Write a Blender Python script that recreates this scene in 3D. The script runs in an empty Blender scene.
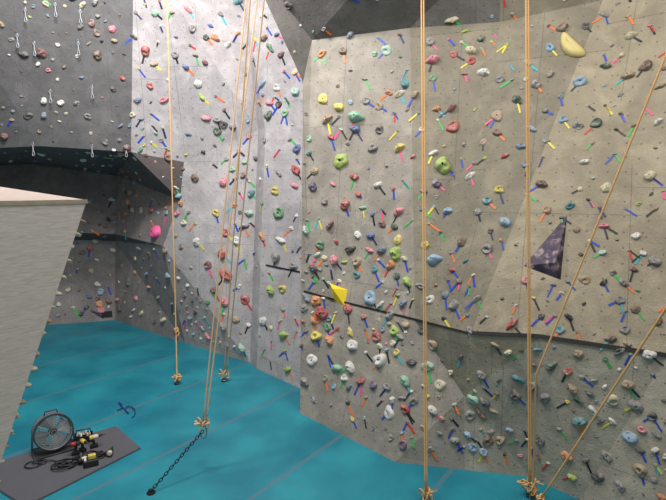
import bpy, bmesh, math, random, colorsys
from mathutils import Vector, Matrix, noise
from mathutils.bvhtree import BVHTree
random.seed(7)
scene=bpy.context.scene
scene.view_settings.view_transform='Standard'
COL=scene.collection
FPX=500.0; TH=math.radians(7.0); CAM=Vector((0,0,4.0))
c_,s_=math.cos(TH),math.sin(TH)
ZC=10.2
def rdir(px,py):
    x=(px-333)/FPX; y=-(py-250)/FPX
    return Vector((x, c_+s_*y, -s_+c_*y))
def V(px,py,d): return CAM+rdir(px,py)*d
def F(px,py,z=0.0):
    r=rdir(px,py); return CAM+r*((z-CAM.z)/r.z)
def ext(a,b,z):
    t=(z-a.z)/(b.z-a.z); return a+(b-a)*t
def lin(c):
    return tuple(((v/255)/12.92 if v/255<=0.04045 else ((v/255+0.055)/1.055)**2.4) for v in c)+(1,)
# ---------------- materials
def mat(name,col,rough=0.6,metal=0.0,nscale=20,namp=0.15,bump=0.1,bscale=60,chalk=0,):
    m=bpy.data.materials.new(name); m.use_nodes=True
    nt=m.node_tree; N=nt.nodes; L=nt.links; b=N['Principled BSDF']
    b.inputs['Roughness'].default_value=rough; b.inputs['Metallic'].default_value=metal
    tc=N.new('ShaderNodeTexCoord')
    no=N.new('ShaderNodeTexNoise'); no.inputs['Scale'].default_value=nscale; no.inputs['Detail'].default_value=4
    L.new(tc.outputs['Object'],no.inputs['Vector'])
    mx=N.new('ShaderNodeMix'); mx.data_type='RGBA'
    l=lin(col)
    mx.inputs[6].default_value=tuple(v*(1-namp) for v in l[:3])+(1,)
    mx.inputs[7].default_value=tuple(min(1,v*(1+namp)) for v in l[:3])+(1,)
    L.new(no.outputs['Fac'],mx.inputs[0]); out=mx.outputs[2]
    if chalk:
        geo=N.new('ShaderNodeNewGeometry')
        nc=N.new('ShaderNodeTexNoise'); nc.inputs['Scale'].default_value=14; nc.inputs['Detail'].default_value=5
        L.new(geo.outputs['Position'],nc.inputs['Vector'])
        mr=N.new('ShaderNodeMapRange'); mr.inputs[1].default_value=.42; mr.inputs[2].default_value=.72; mr.inputs[3].default_value=.06; mr.inputs[4].default_value=chalk
        L.new(nc.outputs['Fac'],mr.inputs[0])
        m3=N.new('ShaderNodeMix'); m3.data_type='RGBA'; L.new(mr.outputs[0],m3.inputs[0]); L.new(out,m3.inputs[6]); m3.inputs[7].default_value=lin((188,182,172))
        out=m3.outputs[2]
    L.new(out,b.inputs['Base Color'])
    if bump>0:
        n2=N.new('ShaderNodeTexNoise'); n2.inputs['Scale'].default_value=bscale
        L.new(tc.outputs['Object'],n2.inputs['Vector'])
        bp=N.new('ShaderNodeBump'); bp.inputs['Strength'].default_value=bump; bp.inputs['Distance'].default_value=0.02
        L.new(n2.outputs['Fac'],bp.inputs['Height']); L.new(bp.outputs['Normal'],b.inputs['Normal'])
    return m
def wallmat(name,col,warm):
    m=bpy.data.materials.new(name); m.use_nodes=True
    nt=m.node_tree; N=nt.nodes; L=nt.links; b=N['Principled BSDF']
    b.inputs['Roughness'].default_value=0.75
    geo=N.new('ShaderNodeNewGeometry')
    def noi(sc,det=5,rough=0.6,dist=0):
        n=N.new('ShaderNodeTexNoise'); n.inputs['Scale'].default_value=sc; n.inputs['Detail'].default_value=det
        n.inputs['Roughness'].default_value=rough; n.inputs['Distortion'].default_value=dist; L.new(geo.outputs['Position'],n.inputs['Vector']); return n
    def mix(f,a,bb):
        x=N.new('ShaderNodeMix'); x.data_type='RGBA'
        if hasattr(f,'links'): L.new(f,x.inputs[0])
        else: x.inputs[0].default_value=f
        for i,v in ((6,a),(7,bb)):
            if hasattr(v,'links'): L.new(v,x.inputs[i])
            else: x.inputs[i].default_value=v
        return x.outputs[2]
    def ramp(f,a,bb):
        r=N.new('ShaderNodeMapRange'); L.new(f,r.inputs[0]); r.inputs[1].default_value=a; r.inputs[2].default_value=bb; return r.outputs[0]
    def math_(op,a,bb=None):
        x=N.new('ShaderNodeMath'); x.operation=op
        for i,v in enumerate((a,bb)):
            if v is None: continue
            if hasattr(v,'links'): L.new(v,x.inputs[i])
            else: x.inputs[i].default_value=v
        return x.outputs[0]
    l=lin(col); w=lin(warm)
    n1=noi(.9,4,.6,.5); n2=noi(3.0,8,.65,.5); n3=noi(40,3,.7); n4=noi(1.4,6,.6,.9)
    c=mix(ramp(n1.outputs['Fac'],.35,.65),l,w)
    c=mix(math_('MULTIPLY',ramp(n4.outputs['Fac'],.42,.7),.5),c,tuple(v*.62 for v in w[:3])+(1,))
    c=mix(math_('MULTIPLY',ramp(n2.outputs['Fac'],.48,.72),.38),c,tuple(min(1,v*1.6) for v in l[:3])+(1,))
    c=mix(math_('MULTIPLY',ramp(n3.outputs['Fac'],.5,.68),.26),c,tuple(v*.5 for v in l[:3])+(1,))
    uv=N.new('ShaderNodeUVMap'); uv.uv_map='UVMap'
    sp=N.new('ShaderNodeSeparateXYZ'); L.new(uv.outputs[0],sp.inputs[0])
    def fr(o,s): 
        f=math_('FRACT',math_('MULTIPLY',o,1/s)); return math_('MULTIPLY',math_('ABSOLUTE',math_('SUBTRACT',f,.5)),s)
    u=fr(sp.outputs[0],.21); v=fr(sp.outputs[1],.21)
    d=math_('SQRT',math_('ADD',math_('MULTIPLY',u,u),math_('MULTIPLY',v,v)))
    dot=math_('LESS_THAN',d,.012)
    c=mix(math_('MULTIPLY',dot,.6),c,(.03,.03,.03,1))
    seam=math_('MAXIMUM',math_('LESS_THAN',fr(sp.outputs[0],1.25),.006),math_('LESS_THAN',fr(sp.outputs[1],2.5),.006))
    c=mix(math_('MULTIPLY',seam,.4),c,(.06,.06,.06,1))
    L.new(c,b.inputs['Base Color'])
    bp=N.new('ShaderNodeBump'); bp.inputs['Strength'].default_value=.6; bp.inputs['Distance'].default_value=.04
    L.new(math_('ADD',n2.outputs['Fac'],math_('MULTIPLY',n3.outputs['Fac'],.35)),bp.inputs['Height']); L.new(bp.outputs['Normal'],b.inputs['Normal'])
    return m
W_dark=wallmat('panel_grey_shade_tint',(106,104,104),(94,92,93))  # grey overhang panel, its shade also put into the base colour
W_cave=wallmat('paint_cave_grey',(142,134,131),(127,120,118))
W_facet=wallmat('paint_facet_grey',(180,168,164),(166,155,152))
W_back=wallmat('texture_coat_light_grey',(182,176,176),(164,158,159))
W_mid=wallmat('texture_coat_grey',(158,150,139),(138,132,122))
W_e1=wallmat('texture_coat_olive_facet_shade',(140,132,115),(124,117,102))  # facet shading put into the colour, darker than the panels beside it
W_warm=wallmat('texture_coat_beige_grey',(166,155,133),(148,138,119))
W_low=wallmat('texture_coat_lower_grey',(176,168,152),(158,150,136))
W_over=wallmat('texture_coat_overhang_shade',(114,110,106),(100,97,94))  # shade of the down-facing overhang painted in as a darker base colour
W_roof=wallmat('roof_grey_shade_tint',(98,88,86),(86,78,77))  # shade under the cave lip and ledge put into the colour
# ---------------- mesh helpers
def mkobj(name,bm,mats=(),smooth=False,parent=None,loc=None):
    me=bpy.data.meshes.new(name); bm.normal_update(); bm.to_mesh(me); bm.free()
    for m in mats: me.materials.append(m)
    if smooth:
        for p in me.polygons: p.use_smooth=True
    o=bpy.data.objects.new(name,me); COL.objects.link(o)
    if loc is not None: o.location=loc
    if parent: o.parent=parent
    return o
def tag(o,label,cat,group=None):
    o['label']=label; o['category']=cat
    if group: o['group']=group
def empty(name,loc,rot=0):
    e=bpy.data.objects.new(name,None); e.empty_display_size=.1; e.location=loc; e.rotation_euler=(0,0,rot); COL.objects.link(e); return e
def box(bm,cx,cy,cz,sx,sy,sz,rot=None,bev=0.0,mi=0):
    r=bmesh.ops.create_cube(bm,size=1.0)
    vs=r['verts']
    M=Matrix.Translation((cx,cy,cz))@(rot.to_4x4() if rot else Matrix.Identity(4))@Matrix.Diagonal((sx,sy,sz,1))
    bmesh.ops.transform(bm,matrix=M,verts=vs)
    fs={f for v in vs for f in v.link_faces}
    for f in fs: f.material_index=mi
    if bev>0:
        es=list({e for v in vs for e in v.link_edges})
        bmesh.ops.bevel(bm,geom=es,offset=bev,segments=2,affect='EDGES',profile=.5)
def tube(bm,pts,r,seg=8,closed=False,mi=0):
    pts=[Vector(p) for p in pts]; n=len(pts); rings=[]
    prev=None
    for i,p in enumerate(pts):
        if closed: t=(pts[(i+1)%n]-pts[i-1])
        else: t=(pts[min(i+1,n-1)]-pts[max(i-1,0)])
        t.normalize()
        if prev is None:
            a=Vector((0,0,1)) if abs(t.z)<.9 else Vector((1,0,0)); u=t.cross(a).normalized()
        else:
            u=(prev-t*prev.dot(t))
            u=u.normalized() if u.length>1e-6 else t.orthogonal().normalized()
        prev=u; w=t.cross(u)
        rr=r[i] if isinstance(r,(list,tuple)) else r
        rings.append([bm.verts.new(p+(u*math.cos(2*math.pi*k/seg)+w*math.sin(2*math.pi*k/seg))*rr) for k in range(seg)])
    m=n if closed else n-1
    for i in range(m):
        A=rings[i];B=rings[(i+1)%n]
        for k in range(seg):
            f=bm.faces.new((A[k],A[(k+1)%seg],B[(k+1)%seg],B[k])); f.material_index=mi; f.smooth=True
    if not closed:
        bm.faces.new(rings[0][::-1]).material_index=mi; bm.faces.new(rings[-1]).material_index=mi
def cyl(bm,a,b,r,seg=20,mi=0): tube(bm,[a,b],r,seg,mi=mi)
# ---------------- climbing walls
P={}
def v(n,*a): P[n]=V(*a)
v('TA0',-90,-60,9.0); v('TA',134,-60,10.2); v('TC1',236,-60,11.3); v('CRt',262,-60,10.7)
v('GT1',238,-60,8.3); v('GT2',400,-60,7.3); v('GT3',500,-60,7.5); v('TE3',622,-60,7.5); v('TE5',800,-60,6.0)
v('R0',-90,152,10.5); v('R1',40,146,11); v('R2',131,152,11.5); v('R3',184,162,11.8)
v('B0',-90,168,14); v('B1',30,164,15); v('B2',118,176,15.0); v('B3',180,200,12.0)
v('M0',-90,238,13.5); v('M1',50,232,14.3); v('M2',115,234,14.5); v('M3',163,246,12.4)
v('L0',-90,246,14.0); v('L1',50,239,14.9); v('L2',115,241,15.1)
P['f0']=F(-90,332); P['f1']=F(45,325); P['f2']=F(115,320); P['f3']=F(185,343); P['f4']=F(250,363); P['f5']=F(308,392)
v('CB',258,130,11.4); v('CBf',265,128,10.95); P['f4f']=F(257,369); v('CR1',316,130,10.3)
v('DG',303,82,9.05); v('DT',312,40,9.1); P['fD1']=F(300,413); P['fD2']=F(395,462)
v('ET1',410,28,8.45); v('ET2',500,22,8.0); v('ET3',603,0,7.4)
v('K1',415,320,7.6); v('K2',470,335,6.82); v('K4',666,357,5.85); v('N',464,396,7.1)
def onplane(px,py,a,b,c):
    n=(P[b]-P[a]).cross(P[c]-P[a]); r=rdir(px,py); return CAM+r*((P[a]-CAM).dot(n)/r.dot(n))
P['K3']=onplane(540,338,'ET3','K2','K4'); P['K5']=onplane(800,378,'ET3','K2','K4')
P['g1']=F(465,470); P['g2']=F(530,477); P['g3']=F(580,500); P['g4']=F(666,535); P['g5']=F(800,600)
walls={
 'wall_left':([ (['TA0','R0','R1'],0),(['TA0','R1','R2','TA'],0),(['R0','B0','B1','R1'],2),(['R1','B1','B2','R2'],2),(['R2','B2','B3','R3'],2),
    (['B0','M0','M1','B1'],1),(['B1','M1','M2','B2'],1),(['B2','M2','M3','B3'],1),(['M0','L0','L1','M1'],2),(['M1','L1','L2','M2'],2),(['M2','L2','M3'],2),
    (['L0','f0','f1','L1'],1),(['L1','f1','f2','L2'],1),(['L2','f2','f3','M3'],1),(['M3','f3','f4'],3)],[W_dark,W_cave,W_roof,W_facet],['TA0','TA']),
 'wall_back':([ (['TA','R2','R3'],0),(['TA','R3','CB','TC1'],0),(['R3','B3','CB'],0),(['B3','M3','f4','CB'],0),
    (['TC1','CB','CBf'],0),(['CB','f4','f4f','CBf'],0),(['TC1','CBf','CR1','CRt'],0),(['CBf','f4f','f5','CR1'],0)],[W_back],['TA','TC1','CRt']),
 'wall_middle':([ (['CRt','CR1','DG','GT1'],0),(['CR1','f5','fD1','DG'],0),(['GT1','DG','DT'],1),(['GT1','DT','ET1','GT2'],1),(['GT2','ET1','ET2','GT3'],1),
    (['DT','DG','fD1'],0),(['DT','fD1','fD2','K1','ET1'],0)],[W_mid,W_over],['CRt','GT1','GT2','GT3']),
 'wall_right':([ (['ET1','K1','K2','ET2'],0),(['ET2','K2','ET3'],0),(['GT3','ET2','ET3','TE3'],0),(['ET3','K2','K3'],1),(['ET3','K3','K4'],1),(['ET3','K4','K5','TE5'],1),(['TE3','ET3','TE5'],1),
    (['K1','fD2','g1','N'],2),(['K1','N','K2'],0),(['K2','N','K3'],1),(['N','g1','g2','K3'],3),(['K3','g2','g3','K4'],3),(['K4','g3','g4','K5'],3),(['K5','g4','g5'],3)],[W_e1,W_warm,W_mid,W_low],['GT3','TE3','TE5']),
}
bvh_v=[];bvh_f=[]
for wn,(polys,mats,top) in walls.items():
    bm=bmesh.new(); uvl=bm.loops.layers.uv.new('UVMap'); vm={}
    def gv(n):
        if n not in vm: vm[n]=bm.verts.new(P[n] if not n.startswith('^') else Vector((P[n[1:]].x,P[n[1:]].y,ZC)))
        return vm[n]
    pl=list(polys)
    for a,b in zip(top[:-1],top[1:]): pl.append(([a,b,'^'+b,'^'+a],0))
    for names,mi in pl:
        f=bm.faces.new([gv(n) for n in names]); f.material_index=mi
    bmesh.ops.triangulate(bm,faces=[f for f in bm.faces if len(f.verts)>3])
    bm.normal_update()
    for f in bm.faces:
        if f.normal.dot(CAM-f.calc_center_median())<0: f.normal_flip()
    bm.normal_update()
    for f in bm.faces:
        n=f.normal; t=Vector((0,0,1)).cross(n)
        t=t.normalized() if t.length>.2 else Vector((1,0,0)); w=n.cross(t)
        for l in f.loops: l[uvl].uv=(l.vert.co.dot(t)+30,l.vert.co.dot(w)+30)
        base=len(bvh_v); bvh_v+= [x.co.copy() for x in f.verts]; bvh_f.append([base,base+1,base+2])
    o=mkobj(wn,bm,mats); o['kind']='structure'
BV=BVHTree.FromPolygons(bvh_v,bvh_f)
def hit(px,py):
    r=rdir(px,py).normalized()
    loc,n,i,d=BV.ray_cast(CAM,r)
    if loc is None: return None
    if n.dot(r)>0: n=-n
    return loc,n,(loc-CAM).dot(Vector((0,c_,-s_)))
# floor & ceiling
fm=bpy.data.materials.new('teal_floor_matting'); fm.use_nodes=True
nt=fm.node_tree;N=nt.nodes;L=nt.links;b=N['Principled BSDF']; b.inputs['Roughness'].default_value=.5
def M_(op,a,bb=None,cc=None):
    x=N.new('ShaderNodeMath'); x.operation=op
    for i,vv in enumerate((a,bb,cc)):
        if vv is None: continue
        if hasattr(vv,'links'): L.new(vv,x.inputs[i])
        else: x.inputs[i].default_value=vv
    return x.outputs[0]
geo=N.new('ShaderNodeNewGeometry'); sp=N.new('ShaderNodeSeparateXYZ'); L.new(geo.outputs['Position'],sp.inputs[0])
ca,sa=math.cos(math.radians(35.7)),math.sin(math.radians(35.7))
U=M_('SUBTRACT',M_('MULTIPLY',sp.outputs[0],ca),M_('MULTIPLY',sp.outputs[1],sa))
W=M_('ADD',M_('MULTIPLY',sp.outputs[0],sa),M_('MULTIPLY',sp.outputs[1],ca))
def line(o,off,s,w):
    f=M_('FRACT',M_('DIVIDE',M_('SUBTRACT',o,off),s))
    f=M_('MULTIPLY',M_('MINIMUM',f,M_('SUBTRACT',1.0,f)),s)
    return M_('LESS_THAN',f,w)
se=M_('MAXIMUM',M_('MULTIPLY',line(U,-4.4+18.5,1.85,.035),.65),M_('MULTIPLY',line(W,1.2,3.7,.015),.2))
no=N.new('ShaderNodeTexNoise'); no.inputs['Scale'].default_value=1.1; no.inputs['Detail'].default_value=7; L.new(geo.outputs['Position'],no.inputs['Vector'])
mr=N.new('ShaderNodeMapRange'); mr.inputs[1].default_value=.35; mr.inputs[2].default_value=.65; L.new(no.outputs['Fac'],mr.inputs[0])
mx=N.new('ShaderNodeMix'); mx.data_type='RGBA'; mx.inputs[6].default_value=lin((18,112,132)); mx.inputs[7].default_value=lin((36,138,154)); L.new(mr.outputs[0],mx.inputs[0])
m2=N.new('ShaderNodeMix'); m2.data_type='RGBA'; L.new(se,m2.inputs[0]); L.new(mx.outputs[2],m2.inputs[6]); m2.inputs[7].default_value=lin((88,112,126))
L.new(m2.outputs[2],b.inputs['Base Color'])
nb=N.new('ShaderNodeTexNoise'); nb.inputs['Scale'].default_value=25; L.new(geo.outputs['Position'],nb.inputs['Vector'])
bp=N.new('ShaderNodeBump'); bp.inputs['Strength'].default_value=.15; L.new(nb.outputs['Fac'],bp.inputs['Height']); L.new(bp.outputs['Normal'],b.inputs['Normal'])
bm=bmesh.new(); box(bm,-1,7,-.1,26,26,.2); o=mkobj('floor',bm,[fm]); o['kind']='structure'
cm=mat('ceiling_paint',(190,188,184),.9)
bm=bmesh.new(); box(bm,-1,7,ZC+.1,26,26,.2); o=mkobj('ceiling',bm,[cm]); o['kind']='structure'
# rail trims along the wall joint
M_black=mat('black_rubber',(22,22,24),.5)
def surfline(name,px,hw,th,m):
    bm=bmesh.new(); pts=[]
    for (x0,y0),(x1,y1) in zip(px[:-1],px[1:]):
        k=max(1,int(max(abs(x1-x0),abs(y1-y0))/12))
        for i in range(k): pts.append((x0+(x1-x0)*i/k,y0+(y1-y0)*i/k))
    pts.append(px[-1]); R=[]
    hs=[hit(*p) for p in pts]
    for i,(p,n,d) in enumerate(hs):
        t=(hs[min(i+1,len(hs)-1)][0]-hs[max(i-1,0)][0]).normalized(); s=t.cross(n).normalized()
        R.append([bm.verts.new(p+s*a*hw+n*bb*th) for a,bb in ((-1,-.3),(-1,1),(1,1),(1,-.3))])
    for A,B in zip(R[:-1],R[1:]):
        for k in range(4): bm.faces.new((A[k],A[(k+1)%4],B[(k+1)%4],B[k]))
    bm.faces.new(R[0]); bm.faces.new(R[-1][::-1])
    bmesh.ops.recalc_face_normals(bm,faces=bm.faces[:])
    o=mkobj(name,bm,[m]); o['kind']='structure'; return o
surfline('trim_1',[(304,291),(340,301),(414,319),(468,333)],.014,.012,M_black)
surfline('trim_2',[(472,333),(538,336),(665,355),(780,373)],.024,.02,M_black)
surfline('trim_3',[(266,265),(300,272)],.016,.012,M_black)
# ---------------- holds
PAL={'red':(164,58,54),'pink':(200,112,128),'orange':(198,124,70),'yellow':(204,184,80),'lime green':(150,176,74),'green':(70,128,86),'pale green':(124,178,146),
'blue':(62,90,148),'light blue':(128,160,186),'white':(208,205,199),'cream':(196,186,156),'grey':(122,120,120),'dark grey':(70,69,72),'black':(36,35,38),'tan':(156,132,104),
'brown':(106,80,64),'purple':(92,76,112),'teal':(58,124,132),'maroon':(106,54,56),'dark green':(52,78,64),'mint':(156,188,174),'dusty blue':(98,116,138),'hot pink':(238,84,146)}
HM={k:mat('resin_'+k.replace(' ','_'),c,.6,nscale=9,namp=.22,bump=.25,bscale=30,chalk=.55 if k!='hot pink' else .12) for k,c in PAL.items()}
M_bolt=mat('bolt_steel',(40,40,44),.4,.8,bump=0)
def hold_mesh(idx,round_=False):
    r=random.Random(100+idx); bm=bmesh.new()
    asp=r.choice([1.0,1.25,1.6,2.0]); am=[r.uniform(-.17,.17)/(1+.5*k) for k in range(4)]; ph=[r.uniform(0,6.28) for _ in range(4)]
    H=r.uniform(.5,.85); cav=r.choice([0,.25,.4,.5]); cy=r.uniform(.1,.4); tilt=r.uniform(-.4,.4); blocky=r.choice([.5,.6,.35,.7])
    if round_: asp=1.15; am=[.05,.03,.02,0]; cav=.2
    NR,NS=8,24; rings=[]
    def pt(rr,th):
        R=.5*(1+sum(am[k]*math.sin((k+2)*th+ph[k]) for k in range(4)))
        x=R*rr*math.cos(th); y=R*rr*math.sin(th)/asp
        h=H*.5*(max(0,1-rr**2.4))**blocky
        h*=1+tilt*y*3+(.1 if round_ else .35)*noise.noise(Vector((x*5,y*5,idx*3.1)))
        q=((x)**2*4+((y-cy*.5)*asp)**2*9); h-=cav*.5*math.exp(-q*3)*(1 if rr<.95 else 0)
        hb=math.exp(-(x*x+y*y)/.0022)*.06; h-=hb
        return Vector((x,y,max(h,.0 if rr>.98 else .03)))
    ctr=bm.verts.new(pt(0,0))
    for i in range(1,NR+1): rings.append([bm.verts.new(pt(i/NR,2*math.pi*k/NS)) for k in range(NS)])
    rings.append([bm.verts.new(Vector((w.co.x,w.co.y,-.02))) for w in rings[-1]])
    for k in range(NS):
        f=bm.faces.new((ctr,rings[0][k],rings[0][(k+1)%NS])); f.material_index=1 ; f.smooth=True
    for A,B in zip(rings[:-1],rings[1:]):
        for k in range(NS):
            f=bm.faces.new((A[k],B[k],B[(k+1)%NS],A[(k+1)%NS])); f.smooth=True
    me=bpy.data.meshes.new('climbing_hold'); bm.normal_update(); bm.to_mesh(me); bm.free()
    me.materials.append(None); me.materials.append(M_bolt); return me
HMESH=[hold_mesh(i) for i in range(20)]+[hold_mesh(55,True)]
KEY=[(155,13,8,'pale green'),(188,10,9,'pink'),(215,38,9,'orange'),(270,48,11,'green'),(277,35,7,'blue'),(262,14,8,'white'),(186,67,8,'blue'),(175,55,8,'grey'),(154,64,8,'tan'),(150,86,7,'red'),
(198,84,9,'white'),(202,97,8,'lime green'),(164,100,9,'pink'),(206,118,10,'pink'),(285,113,9,'pale green'),(277,88,9,'white'),(297,149,10,'blue'),(296,170,12,'red'),(279,213,13,'green'),(275,191,10,'yellow'),(281,240,11,'white'),(276,257,10,'grey'),
(224,182,9,'pink'),(216,213,9,'yellow'),(226,233,9,'red'),(195,178,8,'brown'),(197,242,8,'white'),(157,232,15,'hot pink'),(226,275,15,'red'),(225,302,11,'pink'),(245,300,10,'red'),(271,290,12,'lime green'),(263,321,10,'white'),(284,335,12,'lime green'),(294,266,11,'grey'),(208,265,9,'maroon'),
(356,117,17,'pale green'),(341,161,17,'lime green'),(323,99,11,'yellow'),(322,54,10,'orange'),(343,51,9,'brown'),(331,137,8,'red'),(366,101,9,'grey'),(379,106,9,'tan'),(373,148,11,'grey'),(400,148,12,'yellow'),(389,93,9,'orange'),
(433,60,14,'pink'),(430,42,10,'grey'),(452,20,12,'cream'),(453,127,14,'red'),(443,166,16,'lime green'),(452,108,10,'maroon'),(433,78,8,'green'),(484,73,13,'white'),(471,61,9,'red'),(580,82,13,'light blue'),(528,63,10,'cream'),(517,100,12,'dark green'),
(550,48,10,'light blue'),(536,85,9,'grey'),(563,120,9,'light blue'),(578,126,10,'grey'),(497,116,12,'tan'),(497,133,9,'maroon'),(505,156,8,'red'),(499,190,10,'yellow'),(487,201,10,'teal'),(478,212,9,'grey'),(435,260,17,'light blue'),(396,254,13,'lime green'),(399,212,14,'pink'),
(370,298,15,'light blue'),(398,240,11,'yellow'),(462,242,11,'brown'),(487,249,12,'grey'),(505,222,12,'light blue'),(570,206,9,'teal'),(547,210,9,'tan'),(604,226,9,'pink'),(655,261,12,'grey'),(636,236,9,'white'),(646,66,13,'brown'),(631,36,11,'cream'),(661,86,10,'tan'),(650,176,10,'cream'),(658,122,9,'white'),
(512,324,13,'red'),(495,345,9,'tan'),(518,379,13,'teal'),(515,395,12,'dark grey'),(545,398,12,'grey'),(573,389,11,'tan'),(579,421,16,'teal'),(593,411,12,'white'),(613,400,12,'cream'),(630,437,14,'light blue'),(607,456,12,'grey'),(636,405,14,'grey'),(640,470,14,'tan'),(620,485,12,'grey'),
(380,360,16,'white'),(351,367,15,'white'),(337,368,14,'pale green'),(322,313,13,'red'),(316,336,12,'yellow'),(348,309,12,'red'),(391,265,11,'orange'),(357,262,12,'tan'),(361,381,12,'red'),(389,413,13,'white'),(405,381,12,'pale green'),(312,360,12,'white'),(330,340,12,'orange'),(353,345,13,'white'),
(357,275,9,'teal'),(390,315,12,'grey'),(430,300,11,'white'),(433,345,12,'tan'),(440,385,11,'cream'),(470,415,11,'grey'),(485,402,12,'dark grey'),(455,440,11,'grey'),(500,440,11,'tan'),(540,440,11,'dark grey'),(433,410,11,'white'),(320,245,10,'green'),(330,225,10,'maroon'),(358,235,9,'white'),(345,205,10,'red'),(378,185,11,'white'),(415,95,9,'tan'),(500,80,9,'grey'),(380,130,10,'dark grey'),(313,187,9,'purple'),(370,250,10,'pink'),(425,245,9,'yellow'),(470,330,9,'grey'),(560,330,9,'teal'),(585,280,10,'tan'),(620,300,10,'grey'),(625,330,10,'grey')]
BLOCKP=[(-5,180),(90,196),(10,448),(-5,470)]
def inpoly(x,y,pl):
    c=False; n=len(pl)
    for i in range(n):
        x0,y0=pl[i];x1,y1=pl[(i+1)%n]
        if (y0>y)!=(y1>y) and x<(x1-x0)*(y-y0)/(y1-y0)+x0: c=not c
    return c
def region(x,y):
    if x<133 and y<150: return 'A',16,5.5,.03
    if x<184 and y<250 and y>150 or (x<163+ (y-246)*.75 and y>=246 and x<250) : return 'cave',8.6,4.7,.12
    if y<80 and 265+ y*.45 < x < 312: return 'G',24,6,.2
    if 312<=x<500 and y<25: return 'G',28,7,.3
    if x<302: return 'B',15,6.3,.55
    if x<412 : return 'D',(15.5 if y<200 else 11.6),7.3,.55
    if y>340: return 'E3',17,7.8,.42
    if x<540: return 'E1',18.5,7.2,.65
    return 'E2',19.5,7.4,.62
taken=[(k[0],k[1],k[2]) for k in KEY]
taken+=[(546,250,44),(338,294,18),(571,46,30)]
cold=['grey','dark grey','tan','brown','black','cream','white','maroon','dusty blue']
mixc=list(PAL.keys())[:-1]+['white','white','cream','cream','tan','grey','grey','grey','brown','light blue','dusty blue','mint','dark grey','red','pink']
ALL=[(k[0],k[1],k[2]*.95,k[3],region(k[0],k[1])) for k in KEY]
for _ in range(32000):
    x=random.uniform(-20,705); y=random.uniform(-35,520)
    rg=region(x,y)
    if inpoly(x,y,BLOCKP): continue
    sp_=rg[1]*(.5+1.1*max(0,.5+noise.noise(Vector((x/32,y/32,3.3)))))*.78
    if any((x-a)**2+(y-bb)**2<(sp_+s*.3)**2 for a,bb,s in taken): continue
    h=hit(x,y)
    if not h or h[0].z<.25 or h[1].z>0.4: continue
    s=rg[2]*(.45+1.15*random.random()**2.0)
    taken.append((x,y,s))
    cc=random.choice(mixc if rg[0] in('B','D','E1','E3') else (cold if random.random()<.65 else mixc))
    if rg[0] in('E2','E3') and random.random()<.4: cc=random.choice(['tan','cream','grey','brown','dark grey'])
    if rg[0]=='cave' and random.random()<.35: cc=random.choice(['white','cream','light blue','orange','pink'])
    ALL.append((x,y,s,cc,rg))
TAPE={'blue':(34,70,182),'green':(56,176,84),'red':(200,54,50),'orange':(236,118,50),'pink':(232,84,138),'black':(32,32,36),'yellow':(218,206,70),'white':(210,209,206),'navy':(34,38,92),'turquoise':(64,170,182)}
TM={k:mat('tape_'+k,c,.5,bump=0,namp=.05) for k,c in TAPE.items()}
tnames=['blue','blue','green','red','orange','pink','black','black','yellow','navy','turquoise','green','blue','orange']
def frame(n,ang):
    up=Vector((0,0,1)); y=(up-n*up.dot(n)).normalized(); x=y.cross(n)
    M=Matrix((x,y,n)).transposed()
    return M@Matrix.Rotation(ang,3,'Z')
bmt=bmesh.new(); box(bmt,0,0,0,1,1,1); tme=bpy.data.meshes.new('tape_strip'); bmt.to_mesh(tme); bmt.free(); tme.materials.append(None)
holds=[];tapes=[]
for (x,y,s,cc,rg) in ALL:
    h=hit(x,y)
    if not h: continue
    p,n,d=h; w=s*1.08*d/FPX
    fr=frame(n,random.uniform(-.9,.9)+random.choice([0,0,math.pi]))
    holds.append((s,p+n*.001,fr,w,cc,20 if cc=='hot pink' else random.randrange(20)))
    pr=rg[3]
    for rep in range(2):
        if random.random()<(pr if rep==0 else pr*.3):
            ang=random.choice([-1,1,1])*random.uniform(.2,1.0)
            fr2=frame(n,ang); ln=random.uniform(6.5,12)*d/FPX*(.82 if rg[0] in('B',) else 1); 
            q=p+fr2@Vector((0,-1,0))*(w*.35+ln*.5)
            ray=BV.ray_cast(q+n*.4,-n)
            if ray[0] is None or (ray[0]-q).length>.03 or q.z<.1: continue
            tapes.append((ln*500/d,q+n*.005,fr2,ln,random.uniform(1.4,2.0)*d/FPX,random.choice(tnames)))
def place(name,me,p,fr,sc,m,label,cat,group):
    o=bpy.data.objects.new(name,me)
    o.matrix_world=Matrix.Translation(p)@fr.to_4x4()@Matrix.Diagonal((sc[0],sc[1],sc[2],1))
    o.material_slots[0].link='OBJECT'; o.material_slots[0].material=m
    COL.objects.link(o); tag(o,label,cat,group); return o
holds.sort(key=lambda t:-t[0])
for (s,p,fr,w,cc,i) in holds[:299]:
    place('climbing_hold',HMESH[i],p,fr,(w,w,w),HM[cc],('large ' if s>=13 else '')+cc+' moulded resin climbing hold bolted to the textured wall','climbing hold','climbing holds on the wall')
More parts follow.
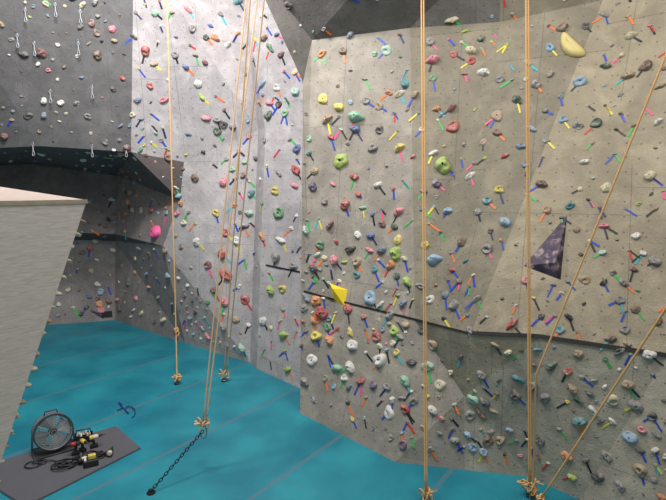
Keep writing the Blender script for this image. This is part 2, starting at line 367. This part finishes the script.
# the big elongated pale yellow hold
p,n,d=hit(571,46); M_big=mat('resin_pale_yellow',(206,188,116),.6,nscale=5,namp=.15,chalk=.22)
bm=bmesh.new(); bmesh.ops.create_uvsphere(bm,u_segments=28,v_segments=16,radius=1)
for q in bm.verts:
    x,y,z=q.co
    q.co=Vector((x*.22*(1-.25*y)+.13*(y*y)-.05,y*.5,max(-.02,z*.25*(1-.4*math.exp(-((x+.25)**2*9+(y-.2)**2*4))))))
for f in bm.faces: f.smooth=True
bme=bpy.data.meshes.new('climbing_hold'); bm.to_mesh(bme); bm.free(); bme.materials.append(None)
place('climbing_hold',bme,p+n*.005,frame(n,.6),(.46,.54,.44),M_big,'very large tapered pale yellow climbing hold, tilted on the wall','climbing hold','climbing holds on the wall')
def merged(name,items,kind):
    bm=bmesh.new(); mats=[]; 
    for it in items:
        me,M,m=it
        if m not in mats: mats.append(m)
        mi=mats.index(m); vs=[bm.verts.new(M@q.co) for q in me.vertices]
        for pf in me.polygons:
            f=bm.faces.new([vs[j] for j in pf.vertices]); f.material_index=mi; f.smooth=pf.use_smooth
    o=mkobj(name,bm,mats); o['kind']='stuff'; return o
print('HOLDS',len(holds),'TAPES',len(tapes))
if len(holds)>299:
    o=merged('small_climbing_holds',[(HMESH[i],Matrix.Translation(p)@fr.to_4x4()@Matrix.Diagonal((w,w,w,1)),HM[cc]) for (s,p,fr,w,cc,i) in holds[299:]],1)
    tag(o,'many small mixed-colour climbing holds bolted over the textured walls','climbing holds')
tapes.sort(key=lambda t:-t[0])
for (s,p,fr,ln,wd,cc) in tapes[:300]:
    place('tape_strip',tme,p,fr,(wd,ln,.006),TM[cc],cc+' strip of route tape stuck on the wall below a hold','tape','route tapes on the wall')
if len(tapes)>300:
    o=merged('tape_strips',[(tme,Matrix.Translation(p)@fr.to_4x4()@Matrix.Diagonal((wd,ln,.006,1)),TM[cc]) for (s,p,fr,ln,wd,cc) in tapes[300:]],1)
    tag(o,'short coloured route tapes stuck on the wall below holds','tape')
# ---------------- volumes
def volume(name,corners,apex,out,m,label):
    hs=[hit(*c) for c in corners]; n=sum((h[1] for h in hs),Vector()).normalized()
    ctr=sum((h[0] for h in hs),Vector())/len(hs); a=hit(*apex)[0]+n*out
    bm=bmesh.new(); vs=[bm.verts.new(h[0]-n*.01-ctr) for h in hs]; t=bm.verts.new(a-ctr)
    k=len(vs)
    for i in range(k): bm.faces.new((vs[i],vs[(i+1)%k],t))
    bm.faces.new(vs[::-1]); bmesh.ops.recalc_face_normals(bm,faces=bm.faces[:])
    o=mkobj(name,bm,[m],loc=ctr); tag(o,label,'climbing volume'); return o,a,n
M_pur=bpy.data.materials.new('mottled_purple_paint'); M_pur.use_nodes=True
N=M_pur.node_tree.nodes;L=M_pur.node_tree.links;b=N['Principled BSDF'];b.inputs['Roughness'].default_value=.6
tc=N.new('ShaderNodeTexCoord');n1=N.new('ShaderNodeTexNoise');n1.inputs['Scale'].default_value=8;n1.inputs['Detail'].default_value=4;n1.inputs['Distortion'].default_value=.6;L.new(tc.outputs['Object'],n1.inputs[0])
cr=N.new('ShaderNodeValToRGB'); E=cr.color_ramp.elements; E[0].position=.36;E[0].color=lin((46,36,54));E[1].position=.62;E[1].color=lin((150,134,134))
x=E.new(.52);x.color=lin((74,58,82))
L.new(n1.outputs['Fac'],cr.inputs[0]);L.new(cr.outputs[0],b.inputs['Base Color'])
volume('wall_volume',[(568,211),(521,266),(561,281)],(556,265),.13,M_pur,'dark mottled purple triangular wooden volume screwed to the wall')
M_yel=mat('yellow_painted_volume',(238,206,40),.5)
volume('wall_volume',[(329,283),(348,290),(345,307),(334,302)],(338,289),.16,M_yel,'small bright yellow angular volume bolted on the wall')
# ---------------- ropes
def ropemat(name,c1,c2):
    m=mat(name,c1,.8); nt=m.node_tree;N=nt.nodes;L=nt.links
    w=N.new('ShaderNodeTexWave'); w.inputs['Scale'].default_value=18; w.inputs['Distortion'].default_value=1; w.bands_direction='Z'
    tc=N.new('ShaderNodeTexCoord'); L.new(tc.outputs['Object'],w.inputs['Vector'])
    mx=N.new('ShaderNodeMix'); mx.data_type='RGBA'; mx.inputs[6].default_value=lin(c1); mx.inputs[7].default_value=lin(c2); L.new(w.outputs['Fac'],mx.inputs[0])
    L.new(mx.outputs[2],N['Principled BSDF'].inputs['Base Color']); return m
R_or=ropemat('rope_orange',(208,152,90),(226,184,126)); R_tan=ropemat('rope_tan',(190,148,106),(210,180,142))
M_steel=mat('steel',(150,150,152),.35,.9,bump=0); M_dsteel=mat('dark_chain_steel',(48,50,56),.45,.7,bump=0)
def knot(bm,c,s,r,tails=3,seed=0):
    rr=random.Random(seed); pts=[]
    for i in range(48):
        t=2*math.pi*i/48
        pts.append(c+Vector(((math.sin(t)+2*math.sin(2*t))*.2*s,(math.cos(t)-2*math.cos(2*t))*.18*s,(-math.sin(3*t))*.5*s+.15*s*math.sin(t+seed))))
    tube(bm,pts,r,6,closed=True)
    for k in range(tails):
        a=rr.uniform(0,6.28); l=s*rr.uniform(1.4,2.8); q=[c.copy()]; b1=rr.uniform(.5,1.1); ph=rr.uniform(0,3)
        for j in range(1,11): 
            u=j/10; q.append(c+Vector((math.cos(a)*s*b1*math.sin(u*2.8)+.12*s*math.sin(u*7+ph),math.sin(a)*s*.5*math.sin(u*2.6)+.1*s*math.cos(u*6+ph),-l*u*.8+.3*s*math.sin(u*3))))
        for w in q: w.z=max(w.z,.02)
        tube(bm,q,r,6)
def rope(strands,knotp,label,m,r=.018,ks=.12,carab=True,seed=0,extra_knots=()):
    base=knotp.copy(); bm=bmesh.new()
    for st in strands:
        n=40; pts=[]
        for a,b in zip(st[:-1],st[1:]):
            for i in range(n): pts.append(a+(b-a)*(i/n))
        pts.append(st[-1]); tube(bm,[p-base for p in pts],r,7)
    o=mkobj('climbing_rope',bm,[m],loc=base); tag(o,label,'rope','top ropes hanging over the floor')
    bm=bmesh.new(); knot(bm,Vector((0,0,0)),ks,r*.95,5,seed)
    for v_ in bm.verts: 
        if v_.co.z+base.z<.015: v_.co.z=.015-base.z
    mkobj('knot',bm,[m],parent=o)
    for ek in extra_knots:
        bm=bmesh.new(); knot(bm,ek-base,ks*.6,r*.9,2,seed+5); mkobj('knot',bm,[m],parent=o)
    if carab:
        bm=bmesh.new(); pts=[Vector((.05*math.cos(t),0,.09*math.sin(t)-.12)) for t in [2*math.pi*i/20 for i in range(20)]]
        for q in pts: q.z=max(q.z,.02-base.z)
        tube(bm,pts,.008,6,closed=True); mkobj('carabiner',bm,[M_steel],parent=o)
    return o
ZR=ZC-.01
def up(a,b): return ext(a,b,ZR)
k1=F(177,378,.14); rope([[k1,V(176,330,10.4),up(V(176,330,10.4),V(167,0,9.8))]],k1,'single orange climbing rope knotted just above the blue floor',R_or,.013,.12,seed=1,extra_knots=[V(176,330,10.4)])
k2=V(203,424,7.1); rope([[k2,up(k2,V(246,0,7.2))],[k2+Vector((.04,0,0)),up(k2+Vector((.04,0,0)),V(257,0,7.2))]],k2,'tan double-strand climbing rope tied to a dark floor chain',R_tan,.0115,.15,seed=2)
k3=F(224,374,.16); rope([[k3,up(k3,V(250,0,7.6))],[k3+Vector((.05,0,0)),up(k3+Vector((.05,0,0)),V(264,0,7.6))]],k3,'tan double-strand climbing rope with bundled knot near the floor',R_tan,.013,.17,seed=3)
k4=F(426,494,.16); rope([[k4+Vector((-.012,0,0)),up(k4+Vector((-.012,0,0)),V(421.3,0,6.5))],[k4+Vector((.012,0,0)),up(k4+Vector((.012,0,0)),V(423.6,0,6.5))]],k4,'orange doubled climbing rope hanging straight to a knot at the mat',R_or,.010,.15,seed=4)
k5=F(530,484,.18); rope([[k5+Vector((-.012,0,0)),up(k5+Vector((-.012,0,0)),V(525.8,0,5.9))],[k5+Vector((.012,0,0)),up(k5+Vector((.012,0,0)),V(528.2,0,5.9))]],k5,'orange doubled climbing rope with bundled knot in front of the wall',R_or,.010,.18,seed=5)
k6=F(533,492,.1); a=V(536,375,5.9); rope([[k6,a,up(a,V(666,55,4.8))]],k6,'taut orange rope rising diagonally from the floor anchor',R_or,.011,.08,seed=6)
k7=F(541,499,.1); rope([[k7,up(k7,V(666,308,4.9))]],k7,'taut orange rope slanting steeply up from the floor',R_or,.012,.08,seed=7)
# chain
def chain(a,b,sag,lk,label):
    L_=(b-a).length; n=int(L_/(lk*.72)); bm=bmesh.new()
    P0=[a+(b-a)*(i/n)-Vector((0,0,sag*math.sin(math.pi*i/n))) for i in range(n+1)]
    for q in P0: q.z=max(q.z,.03)
    for i in range(n):
        t=(P0[i+1]-P0[i]).normalized(); c=(P0[i]+P0[i+1])/2
        u=t.orthogonal().normalized()
        if i%2: u=t.cross(u)
        pts=[]
        for j in range(14):
            th=2*math.pi*j/14; pts.append(c+t*(math.cos(th)*lk*.5)+u*(math.sin(th)*lk*.28)-a)
        tube(bm,pts,lk*.1,6,closed=True)
    o=mkobj('anchor_chain',bm,[M_dsteel],loc=a); tag(o,label,'chain'); return o
fa=F(151,491,.03)
chain(fa,k2-Vector((0,0,.1)),.0,.065,'dark steel chain stretched from floor anchor up to the rope knot')
for p in (fa,F(177,384),F(224,381),F(426,499),F(531,496)):
    bm=bmesh.new(); bmesh.ops.create_cone(bm,cap_ends=True,segments=20,radius1=.06,radius2=.05,depth=.02)
    tube(bm,[Vector((.03*math.cos(t),0,.02+.03*math.sin(t))) for t in [math.pi*i/8 for i in range(9)]],.007,6)
    o=mkobj('floor_anchor',bm,[M_dsteel],loc=(p.x,p.y,.011)); tag(o,'small round dark steel floor anchor plate with ring','floor anchor','floor anchors')
# ---------------- quickdraws
M_sling=mat('pale_webbing',(176,176,178),.8,bump=0)
def carab_mesh(z0,s):
    bm=bmesh.new(); pts=[Vector((s*.45*math.cos(t)*(1.15 if math.sin(t)<0 else .8),0,z0+s*math.sin(t))) for t in [2*math.pi*i/18 for i in range(18)]]
    tube(bm,pts,.008,6,closed=True); return bm
M_car=mat('bright_aluminium',(180,184,190),.4,.4,bump=0)
for (x,y) in [(25,6),(80,8),(34,40),(78,40),(17,32),(92,84),(50,88),(33,141),(92,143),(126,143),(55,1)]:
    h=hit(x,y)
    if not h: continue
    p=h[0]+h[1]*.03
    bm=bmesh.new(); box(bm,0,0,.0,.03,.05,.03,bev=.005); o=mkobj('quickdraw',bm,[M_steel],loc=p); o.scale=(.88,.88,.88)
    tag(o,'quickdraw with bright carabiners and pale sling hanging from the overhang','quickdraw','quickdraws on the dark overhang')
    mkobj('carabiner',carab_mesh(-.06,.05),[M_car],parent=o)
    bm=bmesh.new(); box(bm,0,0,-.17,.022,.01,.15,bev=.003); mkobj('sling',bm,[M_sling],parent=o)
    mkobj('carabiner',carab_mesh(-.29,.06),[M_car],parent=o)
# ---------------- plywood freestanding boulder block
wm=bpy.data.materials.new('pale_plywood'); wm.use_nodes=True
N=wm.node_tree.nodes;L=wm.node_tree.links;b=N['Principled BSDF'];b.inputs['Roughness'].default_value=.7
tc=N.new('ShaderNodeTexCoord'); mp=N.new('ShaderNodeMapping'); mp.inputs['Scale'].default_value=(5,5,42); mp.inputs['Rotation'].default_value=(0,.08,0); L.new(tc.outputs['Object'],mp.inputs[0])
n1=N.new('ShaderNodeTexNoise'); n1.inputs['Scale'].default_value=2.6; n1.inputs['Detail'].default_value=9; n1.inputs['Distortion'].default_value=.7; L.new(mp.outputs[0],n1.inputs[0])
cr=N.new('ShaderNodeValToRGB'); cr.color_ramp.elements[0].position=.28; cr.color_ramp.elements[0].color=lin((186,177,169)); cr.color_ramp.elements[1].position=.7; cr.color_ramp.elements[1].color=lin((216,208,199)); L.new(n1.outputs['Fac'],cr.inputs[0]); L.new(cr.outputs[0],b.inputs['Base Color'])
M_top=mat('off_white_top_board',(186,170,162),.85)
M_edge=mat('plywood_edge_band',(200,190,172),.7)
T=V(87,200,3.2); pn_=Vector((.81,-.59,0)).normalized(); e=Vector((-.59,-.81,0)).normalized(); g=Vector((-.81,.59,0)).normalized()
r=rdir(8,440); Bq=CAM+r*((T-CAM).dot(pn_)/r.dot(pn_)); Bf=ext(T,Bq,0.0)
pr=[T,Bf,T+e*2.2-Vector((0,0,T.z)),T+e*2.2]
bm=bmesh.new()
A=[bm.verts.new(q-Bf) for q in pr]; rise=[.1,0,0,.1]
B=[bm.verts.new(q+g*1.5+Vector((0,0,rr))-Bf) for q,rr in zip(pr,rise)]
bm.faces.new(A); bm.faces.new(B[::-1])
for i in range(4):
    f=bm.faces.new((A[i],B[i],B[(i+1)%4],A[(i+1)%4])); f.material_index=1 if i==3 else 0
bmesh.ops.recalc_face_normals(bm,faces=bm.faces[:])
blk=mkobj('boulder_block',bm,[wm,M_top],loc=Bf); tag(blk,'pale wood-grained plywood side of a freestanding overhanging bouldering wall','bouldering wall')
bm=bmesh.new()
q0=T-Bf+pn_*.006; q1=T+e*2.2-Bf+pn_*.006
vs=[bm.verts.new(q0+Vector((0,0,.004))),bm.verts.new(q1+Vector((0,0,.004))),bm.verts.new(q1+Vector((0,0,-.022))),bm.verts.new(q0+Vector((0,0,-.022)))]
bm.faces.new(vs)
bmesh.ops.solidify(bm,geom=bm.faces[:],thickness=.012); bmesh.ops.recalc_face_normals(bm,faces=bm.faces[:])
eb=mkobj('edge_band',bm,[M_edge],parent=blk)
ed=(Bf-T).normalized(); fn=g.cross(ed).normalized()
if fn.dot(Vector((.59,.81,0)))<0: fn=-fn
Ltot=(Bq-T).length
for i in range(18):
    t=.12+i*.095+random.uniform(-.02,.02)
    if t>Ltot*1.25: break
    p=T+ed*t+g*.026; x=ed.cross(fn)
    fr=Matrix((x,ed,fn)).transposed()
    s=random.uniform(.045,.055); cc=random.choice(['tan','cream','tan','cream'])
    place('climbing_hold',HMESH[random.randrange(20)],p,fr,(s,s,s*2.2),HM[cc],'small '+cc+' foothold screwed along the edge of the plywood block','climbing hold','footholds on the plywood block')
# ---------------- mat, fan, tools
M_mat=mat('charcoal_rubber_mat',(84,84,90),.8,nscale=3,namp=.12,bump=.2,bscale=90)
mc=[F(-32,472),F(116,427),F(141,449),F(25,508)]; c0=sum(mc,Vector())/4
bm=bmesh.new(); lo=[bm.verts.new(q-c0) for q in mc]; hi=[bm.verts.new(q-c0+Vector((0,0,.025))) for q in mc]
bm.faces.new(lo[::-1]); bm.faces.new(hi)
for i in range(4): bm.faces.new((lo[i],lo[(i+1)%4],hi[(i+1)%4],hi[i]))
bmesh.ops.recalc_face_normals(bm,faces=bm.faces[:]); bmesh.ops.bevel(bm,geom=bm.edges[:],offset=.008,segments=2,affect='EDGES')
o=mkobj('rubber_mat',bm,[M_mat],loc=c0); tag(o,'dark grey rubber mat lying on the teal floor','mat')
M_fan=mat('fan_grey_metal',(112,116,122),.45,.1,bump=0); M_fdark=mat('fan_dark_metal',(54,56,61),.5,.1,bump=0); M_blade=mat('fan_blade_grey',(176,180,184),.45,.1,bump=0); M_wire=mat('fan_wire_grey',(160,164,168),.4,.1,bump=0)
fz=.025; fp=F(54,450,fz)
fan=empty('floor_fan',fp,math.radians(38)); tag(fan,'large grey metal drum fan tilted back on a low tubular stand','fan')
R=.255; cz=.31
TL=Matrix.Translation((0,0,cz))@Matrix.Rotation(-.22,4,'X')@Matrix.Translation((0,0,-cz))
def tilt(o): o.matrix_local=TL; return o
def ring(bm,rad,y,r_,seg=40): tube(bm,[Vector((rad*math.cos(2*math.pi*i/seg),y,cz+rad*math.sin(2*math.pi*i/seg))) for i in range(seg)],r_,6,closed=True)
bm=bmesh.new(); S=48
prof=[(R,-.11),(R+.018,-.105),(R+.006,-.08),(R+.006,.08),(R+.018,.105),(R,.11),(R-.02,.09),(R-.016,0),(R-.02,-.09)]
npf=len(prof)
rg_=[[bm.verts.new(Vector((rad*math.cos(2*math.pi*i/S),y,cz+rad*math.sin(2*math.pi*i/S)))) for rad,y in prof] for i in range(S)]
for i in range(S):
    for k in range(npf): bm.faces.new((rg_[i][k],rg_[i][(k+1)%npf],rg_[(i+1)%S][(k+1)%npf],rg_[(i+1)%S][k]))
bmesh.ops.recalc_face_normals(bm,faces=bm.faces[:]); tilt(mkobj('housing',bm,[M_fan],True,fan))
bm=bmesh.new(); ring(bm,R+.006,-.11,.013,48); tilt(mkobj('rim',bm,[M_fdark],True,fan))
for yy in (-.11,.11):
    bm=bmesh.new()
    for q in range(1,9): ring(bm,R*q/8.2,yy-.02*(1-q/8)*(1 if yy<0 else -1),.003)
    for i in range(10):
        a=2*math.pi*i/10; cyl(bm,Vector((.05*math.cos(a),yy,cz+.05*math.sin(a))),Vector((R*math.cos(a),yy,cz+R*math.sin(a))),.003,6)
    tilt(mkobj('guard',bm,[M_wire],True,fan))
bm=bmesh.new(); cyl(bm,Vector((0,-.05,cz)),Vector((0,.08,cz)),.055,24); tilt(mkobj('motor',bm,[M_fdark],False,fan))
for b_ in range(4):
    bm=bmesh.new(); a0=b_*math.pi/2+.3; g_=[]
    for i in range(6):
        rad=.05+(R-.08)*i/5; row=[]
        for j in range(4):
            a=a0+(j/3-.5)*(.9+.5*i/5); row.append(bm.verts.new(Vector((rad*math.cos(a),-.04+.07*(j/3-.5),cz+rad*math.sin(a)))))
        g_.append(row)
    for i in range(5):
        for j in range(3): bm.faces.new((g_[i][j],g_[i+1][j],g_[i+1][j+1],g_[i][j+1]))
    bmesh.ops.solidify(bm,geom=bm.faces[:],thickness=.004); tilt(mkobj('blade',bm,[M_blade],False,fan))
bm=bmesh.new()
for sx in (-1,1):
    tube(bm,[Vector((sx*(R+.02),0,cz)),Vector((sx*(R+.03),0,.1)),Vector((sx*(R+.02),-.03,.03)),Vector((sx*(R+.02),-.2,.015))],.012,8)
    tube(bm,[Vector((sx*(R+.03),0,.1)),Vector((sx*(R+.02),.03,.03)),Vector((sx*(R+.02),.2,.015))],.012,8)
for yy in(-.18,.18): cyl(bm,Vector((-R-.02,yy,.015)),Vector((R+.02,yy,.015)),.012,8)
mkobj('stand',bm,[M_fdark],False,fan)
bm=bmesh.new(); tube(bm,[Vector((-.09,0,cz+R)),Vector((-.08,0,cz+R+.05)),Vector((.08,0,cz+R+.05)),Vector((.09,0,cz+R))],.01,8); tilt(mkobj('handle',bm,[M_fdark],False,fan))
M_ty=mat('tool_yellow',(206,182,84),.5,bump=0); M_tb=mat('tool_black',(32,32,34),.5,bump=0); M_red=mat('tool_red',(140,46,40),.45,bump=0); M_wh=mat('tool_cream',(206,198,180),.5,bump=0)
def drill(px,py,rot,mbody,mend,label,roll=0,sc=.85):
    root=empty('cordless_drill',F(px,py,fz),math.radians(rot)); tag(root,label,'power tool'); root.scale=(sc,sc,sc)
    if roll: root.rotation_euler=(math.radians(roll),0,math.radians(rot)); root.location.z+=.04
    bm=bmesh.new(); tube(bm,[Vector((-.05,0,.2)),Vector((.02,0,.2)),Vector((.05,0,.2))],[.042,.04,.032],16); mkobj('body',bm,[mbody],False,root)
    bm=bmesh.new(); tube(bm,[Vector((-.1,0,.2)),Vector((-.09,0,.2)),Vector((-.048,0,.2))],[.03,.041,.043],16); mkobj('motor_cap',bm,[mend],False,root)
    bm=bmesh.new(); tube(bm,[Vector((.05,0,.2)),Vector((.1,0,.2)),Vector((.115,0,.2)),Vector((.17,0,.2))],[.026,.022,.008,.005],12); mkobj('chuck',bm,[M_tb],False,root)
    bm=bmesh.new(); box(bm,-.035,0,.12,.045,.036,.13,Matrix.Rotation(-.15,3,'Y'),.01); mkobj('grip',bm,[M_tb],False,root)
    bm=bmesh.new(); box(bm,-.03,0,.033,.13,.075,.064,None,.01); mkobj('battery',bm,[M_tb],False,root)
drill(84,452,-30,M_ty,M_tb,'yellow and black cordless drill standing on the rubber mat')
drill(96,447,35,M_wh,M_ty,'cream and yellow cordless driver with black grip on the mat')
drill(74,455,200,M_red,M_tb,'red and black cordless drill beside the cables')
drill(99,456,100,M_tb,M_wh,'black cordless driver tipped over on the mat',roll=82)
drill(77,460,60,M_wh,M_tb,'cream cordless tool lying tipped among black cables',roll=82)
ch=empty('battery_charger',F(91,465,fz),.5); tag(ch,'black battery charger with yellow pack on the mat','charger')
bm=bmesh.new(); box(bm,0,0,.05,.2,.15,.1,None,.015); mkobj('body',bm,[M_tb],False,ch)
bm=bmesh.new(); box(bm,.02,0,.13,.1,.07,.06,None,.01); mkobj('battery',bm,[M_ty],False,ch)
bm=bmesh.new(); box(bm,-.07,.0,.103,.03,.1,.008,None,.002); mkobj('label_plate',bm,[M_wh],False,ch)
bx=empty('tool_box',F(84,441,fz),.4); tag(bx,'small open black tool case full of cream parts','tool box')
bm=bmesh.new()
box(bm,0,0,.01,.26,.18,.02,None,.004)
for a in((0,.085,.26,.01),(0,-.085,.26,.01),(.125,0,.01,.17),(-.125,0,.01,.17)): box(bm,a[0],a[1],.06,a[2],a[3],.1)
mkobj('tray',bm,[M_tb],False,bx)
bm=bmesh.new()
for i in range(7): box(bm,-.09+.03*i,random.uniform(-.04,.04),.09+random.uniform(0,.03),.024,.07,.05,Matrix.Rotation(random.uniform(-.6,.6),3,'X'),.006)
mkobj('contents',bm,[M_wh],False,bx)
bm=bmesh.new(); tube(bm,[Vector((-.1,0,.11)),Vector((-.1,0,.19)),Vector((.1,0,.19)),Vector((.1,0,.11))],.01,8); mkobj('handle',bm,[M_tb],False,bx)
def cable(name,px,py,loops,rad,m,label,z,seed,thick=.011,spread=.04,tail=8):
    c=F(px,py,z+thick); bm=bmesh.new(); pts=[]
    n=loops*18
    for i in range(n+1):
        t=2*math.pi*i/18; k=i/n; R_=rad*(.7+.35*math.sin(k*9+seed))
        pts.append(Vector((R_*math.cos(t)+spread*math.sin(k*7),R_*.8*math.sin(t)+spread*math.cos(k*5),thick*1.2*(i//18)*.9)))
    e_=pts[-1]
    for j in range(1,tail+1): pts.append(e_+Vector((.06*j,.04*math.sin(j),-e_.z*min(1,j/3))))
    tube(bm,pts,thick,7); o=mkobj(name,bm,[m],loc=c); tag(o,label,'cable')
cable('power_cable',66,465,4,.16,M_tb,'coiled black extension cable lying on the rubber mat',fz,1,tail=3)
cable('power_cable',38,463,3,.13,M_tb,'loose loops of black fan cable on the mat',fz,3,.009)
cable('power_cable',93,456,4,.13,M_tb,'black cord tangled between the power tools',fz,6,.012,tail=2)
M_navy=mat('blue_cord',(26,50,116),.6,bump=0)
bm=bmesh.new(); base=F(125,410,.012); pts=[]
for i in range(80):
    u=i/79; pts.append(F(117+18*u+3*math.sin(u*17),405+8*u+4.5*math.cos(u*13),.012+.02*(.5+.5*math.sin(u*11)))-base)
tube(bm,pts,.011,7); o=mkobj('rope_offcut',bm,[M_navy],loc=base); tag(o,'loose curled dark blue strap lying on the teal floor','cord')
# vents
for (x,y) in [(107,314)]:
    p,n,d=hit(x,y); bm=bmesh.new(); box(bm,0,0,.02,.3,.18,.04,None,.008)
    for k in range(5): box(bm,0,-.06+k*.03,.043,.25,.012,.008)
    o=mkobj('wall_vent',bm,[M_black]); o.matrix_world=Matrix.Translation(p)@frame(n,0).to_4x4(); tag(o,'small black louvred box mounted low on the wall','vent')
# ---------------- lights
def area(name,loc,target,size,sy,power,col):
    l=bpy.data.lights.new(name,'AREA'); l.shape='RECTANGLE'; l.size=size; l.size_y=sy; l.energy=power; l.color=col
    o=bpy.data.objects.new(name,l); o.location=loc; o.rotation_euler=(Vector(target)-Vector(loc)).to_track_quat('-Z','Y').to_euler(); COL.objects.link(o)
area('ceiling_and_fill_light',(-3.2,6.8,9.9),(-3.4,11,6),1.4,.8,600,(1,.98,.98))
area('ceiling_and_fill_light',(2.8,2.6,9.9),(2.9,7.0,3.5),1.6,.7,300,(1,.96,.88))
area('ceiling_and_fill_light',(-1.5,4.5,9.9),(-2.5,8,0),2.6,1.4,240,(1,.98,.95))
area('ceiling_and_fill_light',(-1.0,2.0,8.5),(-7.0,13.5,1),1.6,1.2,130,(1,.95,.92))  # added fill aimed into the cave to brighten it, not a ceiling fixture
w=bpy.data.worlds.new('world'); scene.world=w; w.use_nodes=True
w.node_tree.nodes['Background'].inputs[0].default_value=(1,.98,.97,1); w.node_tree.nodes['Background'].inputs[1].default_value=.32
cam=bpy.data.cameras.new('camera'); cam.sensor_width=36; cam.lens=36*FPX/666
co=bpy.data.objects.new('camera',cam); co.location=CAM; co.rotation_euler=(math.radians(90)-TH,0,0); COL.objects.link(co); scene.camera=co
